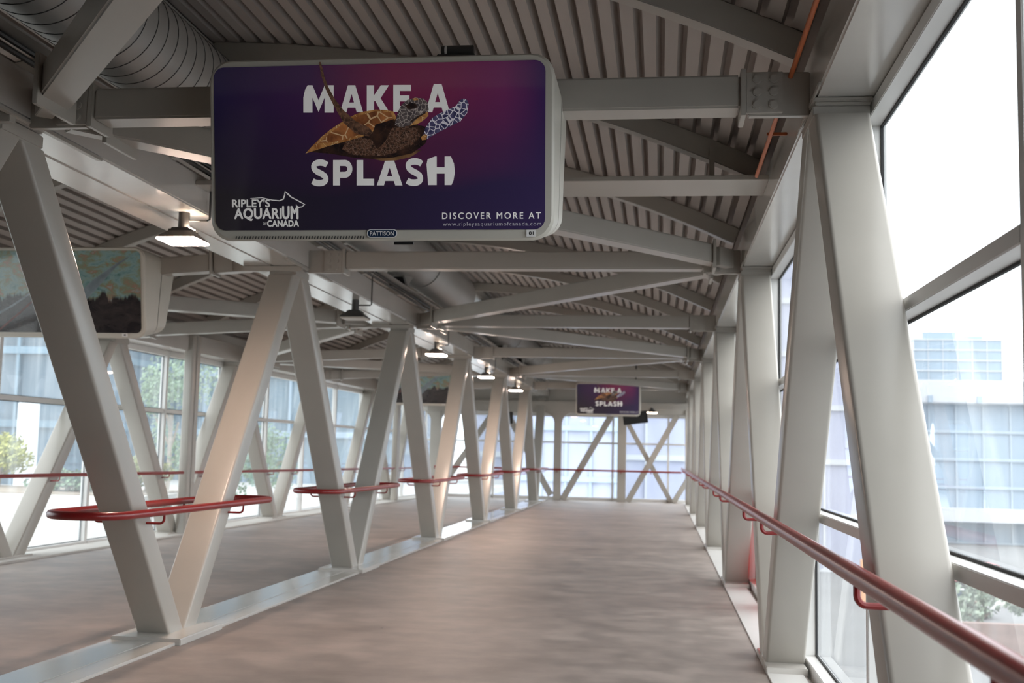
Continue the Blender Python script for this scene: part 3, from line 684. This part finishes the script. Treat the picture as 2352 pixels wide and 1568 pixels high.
def PX(fc):
    """pixel of the close-up artwork study -> (u, v) on the poster, in metres"""
    def f_(x, y):
        X, Y = x/1000, y/1000; k = .02079*X - .00903*Y + 1
        return ((.89008*X - .00439*Y - .9642)/k, (-.00294*X - .86402*Y + 1.01496)/k)
    return f_
def sign_body(name, label, group, xc, y_front_top, ybeam, detail):
    """double-faced advertising box hung on a cross beam, both faces leaning out at the top"""
    yt, yb = y_front_top, y_front_top+.15; zt, zb = 3.49, 2.565
    t = thing(name, label, 'sign', (xc, ybeam, 3.0), group)
    yc = ybeam-.03
    W = 1.807; n = 6
    rings = []
    out = rr_outline(W, zt-zb, .11, n, z0=zb)
    def yy(z, front): 
        k_ = (zt-z)/(zt-zb); return (yt+(yb-yt)*k_) if front else (yt+.775) - .23*k_
    def ringpts(shrink, f0):
        zq = zb + .10*max(0, f0); o2 = rr_outline(W-2*shrink, zt-zq-2*shrink, .11, n, z0=zq+shrink); return [(xc+x, yy(z, True)*(1-f0)+yy(z, False)*f0, z) for x, z in o2]
    def loft(rr, nm, m, cap0=False, cap1=False):
        b = MB(); R_ = [[b.bm.verts.new(p) for p in q] for q in rr]; N_ = len(R_[0])
        for A, B in zip(R_, R_[1:]):
            for i in range(N_): b.bm.faces.new([A[i], A[(i+1) % N_], B[(i+1) % N_], B[i]])
        if cap0: b.bm.faces.new(list(reversed(R_[0])))
        if cap1: b.bm.faces.new(R_[-1])
        return b.build(nm, m, t, smooth=30)
    loft([ringpts(.012, -.004), ringpts(0, .02), ringpts(0, .56)], 'front_shell', SHELL, True)
    loft([ringpts(.014, .565), ringpts(.014, .575)], 'seam', BLACK)
    loft([ringpts(0, .58), ringpts(0, .98), ringpts(.012, 1.0)], 'rear_shell', SHELL, False, True)
    fc = Face(xc-.008, yt+.006, yb-.010, 3.452, 2.62)
    return t, fc
def poster(fc, t, m, w=1.735):
    o = flat(fc, [rr_outline(w, fc.h, .055, 6)], .007, m, t, 'poster'); return o
def splash_sign(label, xc, ytop, ybeam, small=False):
    t, fc = sign_body('hanging_sign', label, 'hanging advertising signs over the near lane', xc, ytop, ybeam, True)
    po = poster(fc, t, SPLASH)
    P = PX(fc); q = lambda pts: [P(*p) for p in pts]
    for ch, x0, x1, y0, y1 in (('M', 648, 830, 468, 304), ('A', 868, 1006, 466, 304), ('K', 1028, 1164, 466, 304), ('E', 1187, 1294, 464, 302), ('A', 1380, 1526, 466, 296),
         ('S', 688, 806, 908, 750), ('P', 826, 948, 904, 752), ('L', 967, 1072, 904, 752), ('A', 1088, 1242, 904, 748), ('S', 1254, 1374, 906, 742), ('H', 1386, 1556, 902, 730)):
        flat(fc, [[P(x0+(x1-x0)*g[0], y0+(y1-y0)*g[1]) for g in pl] for pl in glyph(ch)], .008, PRINTW, t, 'headline_letter')
    D_ = lambda m_, *pts: dict(m=m_, p=q(list(pts)))
    tur = [D_(6, (1040, 740), (1120, 757), (1200, 755), (1290, 735), (1360, 690), (1300, 700), (1200, 720), (1100, 728)),
           D_(7, (1150, 470), (1215, 520), (1330, 540), (1390, 556), (1402, 600), (1378, 655), (1300, 712), (1180, 738), (1060, 745), (950, 738), (820, 715), (690, 704), (880, 640), (1000, 600), (1080, 560)),
           D_(3, (900, 640), (980, 612), (1060, 632), (1090, 690), (1040, 726), (950, 722), (880, 690)),
           D_(3, (1180, 560), (1260, 548), (1330, 560), (1350, 610), (1290, 670), (1200, 700), (1110, 712), (1090, 690), (1140, 640)),
           D_(3, (1060, 690), (1200, 672), (1210, 706), (1120, 728), (1050, 724)),
           D_(1, (660, 714), (690, 680), (760, 610), (810, 570), (870, 530), (960, 478), (1010, 462), (1080, 450), (1140, 452), (1190, 462), (1206, 500), (1180, 532), (1120, 560), (1040, 600), (920, 636), (800, 668)),
           D_(0, (745, 650), (820, 580), (900, 526), (975, 488), (1080, 460), (1170, 466), (1184, 502), (1140, 540), (1050, 578), (930, 618), (830, 645)),
           D_(7, (1080, 540), (1160, 516), (1196, 505), (1180, 545), (1120, 572), (1060, 596)),
           D_(4, (1196, 540), (1206, 500), (1216, 462), (1238, 420), (1272, 392), (1320, 378), (1368, 384), (1394, 408), (1400, 452), (1384, 486), (1340, 520), (1290, 545), (1225, 556)),
           D_(1, (1286, 548), (1320, 512), (1368, 474), (1396, 462), (1398, 486), (1372, 512), (1330, 538)),
           D_(7, (1262, 425), (1292, 408), (1322, 414), (1330, 436), (1300, 448), (1270, 446)),
           D_(1, (1300, 384), (1330, 380), (1340, 392), (1312, 396)),
           D_(7, (1288, 520), (1330, 492), (1378, 466), (1382, 472), (1334, 500), (1294, 528)),
           D_(5, (1360, 626), (1380, 560), (1420, 500), (1460, 476), (1500, 458), (1560, 430), (1590, 392), (1612, 384), (1630, 392), (1640, 420), (1630, 470), (1590, 520), (1520, 555), (1440, 596), (1392, 626)),
           D_(1, (1352, 616), (1376, 596), (1392, 606), (1384, 630), (1360, 634)),
           D_(2, (742, 165), (754, 165), (772, 240), (796, 310), (836, 385), (890, 455), (960, 518), (1040, 556), (1066, 586), (1040, 614), (960, 592), (890, 530), (832, 430), (783, 330), (754, 240))]
    pic = flat(fc, tur, .0085, [TSHELL, TRIM_, TDARK, TBODY, TSKIN, TFLIP, TUNDER, TSHADE], t, 'turtle_picture')
    a = lambda s, x0, x1, y0, y1, nm='lettering', bold=0., sp=1., m=PRINTW: add_text(fc, s, *(P(x0, y1)[0], P(x1, y1)[0], P((x0+x1)/2, y1)[1], P((x0+x1)/2, y0)[1]), .008, m, t, nm, bold, sp)
    a('RIPLEY\'S', 222, 446, 988, 1034, 'logo_lettering', .04)
    a('AQUARI', 236, 516, 1042, 1114, 'logo_lettering', .042, 1.05); a('UM', 524, 616, 1030, 1104, 'logo_lettering', .042, 1.05)
    a('OF', 405, 428, 1126, 1141, 'logo_lettering'); a('CANADA', 432, 620, 1114, 1150, 'logo_lettering', .06, 1.05)
    sh = stroke(q([(330, 982), (400, 978), (460, 992), (505, 996), (528, 986), (536, 962), (538, 940), (556, 956), (576, 975), (602, 988), (635, 1006), (657, 1019), (640, 1032), (618, 1036), (608, 1040), (606, 1018)]), [.002, .004, .005, .006, .007, .007, .007, .008, .007, .006, .006, .006, .006, .006, .006, .004])
    flat(fc, sh, .008, PRINTW, t, 'shark_outline')
    a('DISCOVER MORE AT', 1480, 2071, 1066, 1104, 'lettering', .02, 1.35)
    a('www.ripleysaquariumofcanada.com', 1484, 2073, 1122, 1153, 'lettering', 0, 1.2, PRINTG)
    # makers badge and number label on the lower rim
    bx0, bx1 = P(1030, 1200)[0], P(1212, 1200)[0]
    zc = -.018
    ba = flat(fc, [rr_outline(bx1-bx0, .043, .02, 6, bx0, zc-.0215)], .012, WHITE, t, 'badge')
    flat(fc, [rr_outline(bx1-bx0-.01, .035, .0165, 6, bx0+.005, zc-.0175)], .0125, NAVY, ba, 'badge_field')
    add_text(fc, 'PATTISON', bx0+.017, bx1-.017, zc-.0105, zc+.0105, .0131, WHITE, ba, 'badge_lettering', .03)
    nx0, nx1 = P(1986, 1200)[0], P(2043, 1200)[0]
    nb = flat(fc, [[(nx0, -.036), (nx1, -.036), (nx1, -.002), (nx0, -.002)]], .012, WHITE, t, 'number_label')
    add_text(fc, '01', nx0+.013, nx1-.013, -.027, -.011, .0126, BLACK, nb, 'number_lettering', .05)
    if not small:
        m = MB(); m.box(-1.18, -.98, 5.52, 5.58, 3.485, 3.56); m.cyl((-1.075, 5.55, 3.585), (1, 0, 0), .028, .17, 16); m.build('control_box', DARK, t, bevel=.003)
        m = MB(); m.cyl((-1.135, 5.55, 3.585), (1, 0, 0), .029, .012, 16); m.build('control_box_band', WHITE, t)
        m = MB(); fg = fc
        for i in range(46):
            u = -.76 + i*.0152
            m.poly([fc.p(u, -.046, .0085), fc.p(u+.006, -.046, .0085), fc.p(u+.010, -.030, .0085), fc.p(u+.004, -.030, .0085)])
        m.build('speaker_perforation', DARK, t)
        MB().box(-1.37, -1.27, 5.50, 5.52, 2.548, 2.562).build('latch', BLACK, t)
    return t
splash_sign('large purple hanging sign reading MAKE A SPLASH with a sea turtle, close by', -1.448, 5.345, T0)
splash_sign('small distant purple hanging sign reading MAKE A SPLASH before the end wall', -1.47, TY(5)-.58, TY(5), True)
def paint_sign(label, xc, ytop, ybeam):
    t, fc = sign_body('hanging_sign', label, 'hanging picture signs over the far lane', xc, ytop, ybeam, False)
    poster(fc, t, PAINT)
    H = fc.h
    flat(fc, stroke([(.12, .30*H), (.34, .56*H), (.60, .82*H), (.74, .92*H)], [.10, .10, .03, .012]), .0078, STREAK, t, 'brush_stroke')
    flat(fc, stroke([(-.87, .12*H), (-.55, .32*H), (-.2, .58*H)], [.025, .02, .02]), .0079, STREAK, t, 'brush_stroke')
    flat(fc, stroke([(-.70, .02*H), (-.45, .25*H), (-.3, .4*H)], .022), .0080, STREAKR, t, 'brush_stroke')
    nb = flat(fc, [[(.66, -.036), (.72, -.036), (.72, -.004), (.66, -.004)]], .012, WHITE, t, 'number_label')
    flat(fc, [[(.678, -.028), (.702, -.028), (.702, -.012), (.678, -.012)]], .0126, DARK, nb, 'number_mark')
paint_sign('large hanging sign with teal and black landscape painting, behind the nearest V column', -6.13, 10.55, TY(1)+.05)
paint_sign('small distant hanging sign with teal landscape painting over the far lane', -5.85, TY(4)-.45, TY(4)+.15)

# faint glow added to brighten the sign prints, in their own ink colours
for m in (SPLASH, TSHELL, TRIM_, TDARK, TBODY, TSKIN, TFLIP, TUNDER, TSHADE, PRINTW, PRINTG, PAINT):
    b = m.node_tree.nodes['Principled BSDF']; b.inputs['Emission Strength'].default_value = .16 if m is not PAINT else .10
    src = b.inputs['Base Color'].links
    if src: L(m, src[0].from_socket, b.inputs['Emission Color'])
    else: b.inputs['Emission Color'].default_value = b.inputs['Base Color'].default_value
# ------------------------------------------------------------------ red access marking on the near glass wall
t = thing('access_frame', 'red square frame low on the near glass wall, between column legs', 'marking', (1.14, 13.6, .08))
b = MB(); b.box(1.138, 1.142, 11.3, 13.62, .08, .15); b.box(1.138, 1.142, 13.0, 13.62, .15, 1.06); b.box(1.138, 1.142, 11.3, 11.7, .15, 1.06); b.box(1.138, 1.142, 11.7, 13.0, .99, 1.06)
TAPE = mat('bright_red_translucent_tape', (.75, .03, .03), .5, noise=(5, .05))
tl = N(TAPE, 'ShaderNodeBsdfTranslucent'); tl.inputs[0].default_value = (.85, .03, .03, 1); mxs = N(TAPE, 'ShaderNodeMixShader'); mxs.inputs[0].default_value = .6
to = [n for n in TAPE.node_tree.nodes if n.type == 'OUTPUT_MATERIAL'][0]
L(TAPE, TAPE.node_tree.nodes['Principled BSDF'].outputs[0], mxs.inputs[1]); L(TAPE, tl.outputs[0], mxs.inputs[2]); L(TAPE, mxs.outputs[0], to.inputs[0])
b.build('red_tape', TAPE, t)
# ------------------------------------------------------------------ outside: ground, buildings, plants
ASPH = mat('grey_asphalt', (.17, .175, .18), .9, noise=(.15, .12)); LAWN = mat('pale_lawn', (.30, .36, .25), .9, noise=(.4, .2))
PAVE = mat('pale_paving', (.46, .455, .44), .85, noise=(.5, .06))
HAZEB = mat('pale_blue_glazing', (.24, .32, .40), .25, noise=(.12, .10)); HAZEM = mat('pale_blue_mullion', (.33, .41, .48), .5, noise=(.2, .03)); HAZEW = mat('pale_concrete_fascia', (.52, .54, .57), .8, noise=(.2, .03))  # mullion tone lightened to put distance haze in the colour
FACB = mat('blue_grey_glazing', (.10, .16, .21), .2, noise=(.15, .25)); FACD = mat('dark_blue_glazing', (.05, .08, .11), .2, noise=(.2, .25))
LILAC = mat('lilac_grey_cladding', (.36, .38, .50), .7, noise=(.2, .08)); BRICK = mat('brown_brick', (.22, .155, .135), .85, noise=(3, .15))
TRUNK = mat('grey_bark', (.20, .16, .12), .9, noise=(9, .2))
o = MB().box(1.3, 500, -60, 700, -6.3, -6.0).build('ground_1', ASPH); struct(o)
o = MB().box(-500, -8.9, -60, 700, -.75, -.45).build('ground_2', PAVE); struct(o)
o = MB().box(-8.9, 1.3, 36.8, 700, -6.3, -6.0).build('ground_3', ASPH); struct(o)
def building(label, x0, x1, y0, y1, z0, z1, glaz, band, floors, bays, rows=None, roofm=None, group=None):
    t = thing('building', label, 'building', ((x0+x1)/2, y0, z0), group)
    MB().box(x0, x1, y0, y1, z0, z1).build('glazed_wall', glaz, t)
    h = (z1-z0)/floors
    for i in range(floors+1):
        z = z0+h*i; MB().box(x0-.15, x1+.15, y0-.25, y1+.1, z-h*.05, z+h*.05).build('floor_band', band, t)
    b = MB(); n = max(2, bays)
    for i in range(n+1):
        x = x0+(x1-x0)*i/n; b.box(x-.07, x+.07, y0-.18, y0, z0, z1)
    b.build('facade_mullion', band, t)
    return t
# arena beyond the near glass wall
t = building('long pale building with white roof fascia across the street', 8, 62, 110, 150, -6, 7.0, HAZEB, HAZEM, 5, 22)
MB().box(7, 63, 108.5, 151, 7.0, 9.2).build('roof_fascia', HAZEW, t, bevel=.1)
for i in range(9): MB().box(16+i*4.4, 16.4+i*4.4, 108.2, 108.6, 7.05, 7.7).build('roof_bracket', HAZEB, t)
MB().box(8, 62, 107.5, 110, -3.9, -2.7).build('canopy', HAZEW, t)
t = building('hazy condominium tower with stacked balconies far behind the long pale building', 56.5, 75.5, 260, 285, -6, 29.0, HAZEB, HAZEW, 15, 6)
MB().box(59, 66.2, 262, 280, 29, 31).build('penthouse', HAZEB, t, bevel=.1); MB().box(68.5, 72, 262, 280, 29, 30.2).build('penthouse', HAZEB, t)
MB().bar((64, 262, 31.3), (69, 262, 33.2), .25, .25).build('crane_jib', HAZEB, t)
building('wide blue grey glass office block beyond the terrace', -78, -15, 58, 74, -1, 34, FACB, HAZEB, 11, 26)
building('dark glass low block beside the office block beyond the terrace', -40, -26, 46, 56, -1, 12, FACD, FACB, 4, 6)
building('wide lilac grey building behind the end wall', -13, 14, 78, 95, -6, 16, LILAC, HAZEW, 6, 9)
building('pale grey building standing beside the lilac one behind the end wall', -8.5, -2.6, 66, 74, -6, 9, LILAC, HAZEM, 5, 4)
o = MB().box(10.5, 30, 45, 45.4, -6, -4.55).build('garden_wall', BRICK, bevel=.02); tag(o, 'low brown brick wall down at street level outside the near glass wall', 'wall')
o = MB().box(4, 60, 36, 38.2, -6, -5.9).build('sidewalk', PAVE); tag(o, 'pale sidewalk strip down at street level outside the near glass wall', 'sidewalk')
o = MB().box(12, 60, 62.6, 64.6, -6, -5.9).build('sidewalk', PAVE); tag(o, 'far pale sidewalk strip before the long pale building', 'sidewalk')
def car(x, y, z, m, lab):
    t = thing('car', lab, 'car', (x, y, z), 'cars parked in the street')
    b = MB(); pr = [(-2.1, .35), (-2.1, .8), (-1.5, .9), (-.9, 1.42), (.7, 1.42), (1.35, .92), (2.1, .8), (2.1, .35)]
    b.hull8([(x+a, y-.85, z+h) for a, h in pr], [(x+a, y+.85, z+h) for a, h in pr]); b.build('car_body', m, t, bevel=.08)
    b = MB(); pw = [(-1.3, .93), (-.85, 1.36), (.65, 1.36), (1.2, .93)]; b.hull8([(x+a, y-.87, z+h) for a, h in pw], [(x+a, y+.87, z+h) for a, h in pw]); b.build('car_window', FACD, t)
    for a in (-1.3, 1.3):
        for s in (-.8, .8): MB().cyl((x+a, y+s, z+.33), (0, 1, 0), .33, .2, 16).build('wheel', RUBBER, t)
REDC = mat('faded_red_paint', (.55, .20, .20), .4, noise=(2, .05)); ORC = mat('orange_paint', (.75, .35, .15), .5, noise=(2, .05)); WHC = mat('white_paint', (.75, .76, .78), .4, noise=(2, .03))
car(19.5, 72, -6, REDC, 'red car parked in the street before the long pale building'); car(26, 74, -6, WHC, 'white car parked in the street past the red one'); car(31.5, 71, -6, REDC, 'red car parked farther along the street, past the white one')
car(14.2, 58, -6, WHC, 'white car in the street seen low through the near window bay')
o = MB().box(10.3, 11.0, 60, 60.3, -6, -3.6).build('construction_sign', ORC, bevel=.03); tag(o, 'orange construction panel standing in the street', 'sign')
# leaves
def leaf_mat(name, c1, c2):
    m = mat(name, c1, .7, noise=(7, .3)); 
    for nd in m.node_tree.nodes:
        if nd.type == 'VALTORGB': nd.color_ramp.elements[0].color = (*c1, 1); nd.color_ramp.elements[1].color = (*c2, 1)
    return m
YEL = leaf_mat('yellow_green_leaves', (.22, .24, .06), (.38, .38, .12)); GRN = leaf_mat('green_leaves', (.07, .13, .07), (.16, .25, .13)); PAL = leaf_mat('pale_green_leaves', (.13, .20, .13), (.24, .33, .22)); DGR = leaf_mat('deep_green_leaves', (.16, .22, .17), (.28, .33, .25))
def plant(name, label, cat, x, y, z, rx, rz, hz, m, n, trunk=None, group=None, ls=.12):
    t = thing(name, label, cat, (x, y, z), group)
    b = MB(); rnd = random.Random(int(x*31+y*17))
    cl = [(rnd.uniform(-.6, .6)*rx, rnd.uniform(-.6, .6)*rx, rnd.uniform(-.6, .6)*rz, rnd.uniform(.35, .6)) for _ in range(7)]
    for i in range(n):
        cx, cyy, cz, s = cl[i % 7]
        while 1:
            p = Vector((rnd.uniform(-1, 1), rnd.uniform(-1, 1), rnd.uniform(-1, 1)))
            if p.length < 1: break
        c_ = Vector((x+cx+p.x*rx*s, y+cyy+p.y*rx*s, z+hz+cz+p.z*rz*s))
        a = Vector((rnd.uniform(-1, 1), rnd.uniform(-1, 1), rnd.uniform(-1, 1))).normalized(); u = a.orthogonal().normalized(); v = a.cross(u)
        l_ = ls*rnd.uniform(.7, 1.3)
        b.poly([c_-u*l_, c_+v*l_*.5, c_+u*l_, c_-v*l_*.5])
    b.build('foliage', m, t)
    b = MB(); h = hz
    b.tube([(x, y, z), (x+.03, y, z+h*.5), (x, y+.02, z+h)], trunk or .03, 8); 
    for i in range(4):
        a = i*1.6; b.tube([(x, y, z+h*(.4+.12*i)), (x+math.cos(a)*rx*.5, y+math.sin(a)*rx*.5, z+h*(.75+.12*i))], (trunk or .03)*.5, 6)
    b.build('trunk' if trunk and trunk > .05 else 'stem', TRUNK, t)
    return t
for i, x in enumerate((-13.2, -21.2)):
    pl = thing('planter', ['pale concrete planter outside the far glass wall, with the bushes in it', 'pale concrete planter outside, farther out on the terrace'][i], 'planter', (x, 20, -.45))
    MB().box(x-3.8, x+3.8, 19.0, 22.5, -.45, .53).build('planter_wall', CONC, pl, bevel=.03); MB().box(x-3.6, x+3.6, 19.2, 22.3, .50, .545).build('soil', TRUNK, pl)
plant('bush', 'yellow green bush in the planter outside the far glass wall', 'bush', -13.6, 21.6, .53, .75, .55, .6, YEL, 2400, ls=.05)
plant('bush', 'low green bush in the planter beside the yellow one', 'bush', -11.4, 20.4, .53, .9, .30, .2, GRN, 1600, ls=.05)
plant('bush', 'small yellow green bush in the planter behind the leaning column leg', 'bush', -10.1, 21.0, .53, .6, .45, .45, YEL, 1800, ls=.05)
plant('tree', 'young pale green tree on the terrace outside the far glass wall', 'tree', -14.7, 32, -.45, 1.2, 1.7, 3.0, PAL, 3200, .07, ls=.06)
plant('tree', 'green tree on the terrace, nearer the glass than the pale one', 'tree', -12.2, 29, -.45, 1.0, 1.0, 1.2, GRN, 2400, .06, ls=.06)
plant('tree', 'green tree farther along the terrace beyond the twin post', 'tree', -14.6, 40, -.45, 1.3, 1.6, 1.9, GRN, 2400, .07, ls=.07)
plant('tree', 'hazy green tree down at street level behind the brick wall', 'tree', 13.0, 50, -6, 1.6, 1.0, 1.6, DGR, 900, .1, ls=.16)
plant('tree', 'hazy green tree down at street level, the outer one of two', 'tree', 17.5, 54, -6, 1.8, 1.1, 1.6, DGR, 900, .1, ls=.16)
for i, (x, y) in enumerate(((-18.1, 30), (-22, 41))):
    o = MB().box(x-.22, x+.22, y-.22, y+.22, -.45, 2.6).build('pillar', HAZEW, bevel=.02); tag(o, 'white square pillar on the terrace, %s' % ('nearer one behind the yellow bush' if i == 0 else 'farther one'), 'pillar', 'white pillars on the terrace')
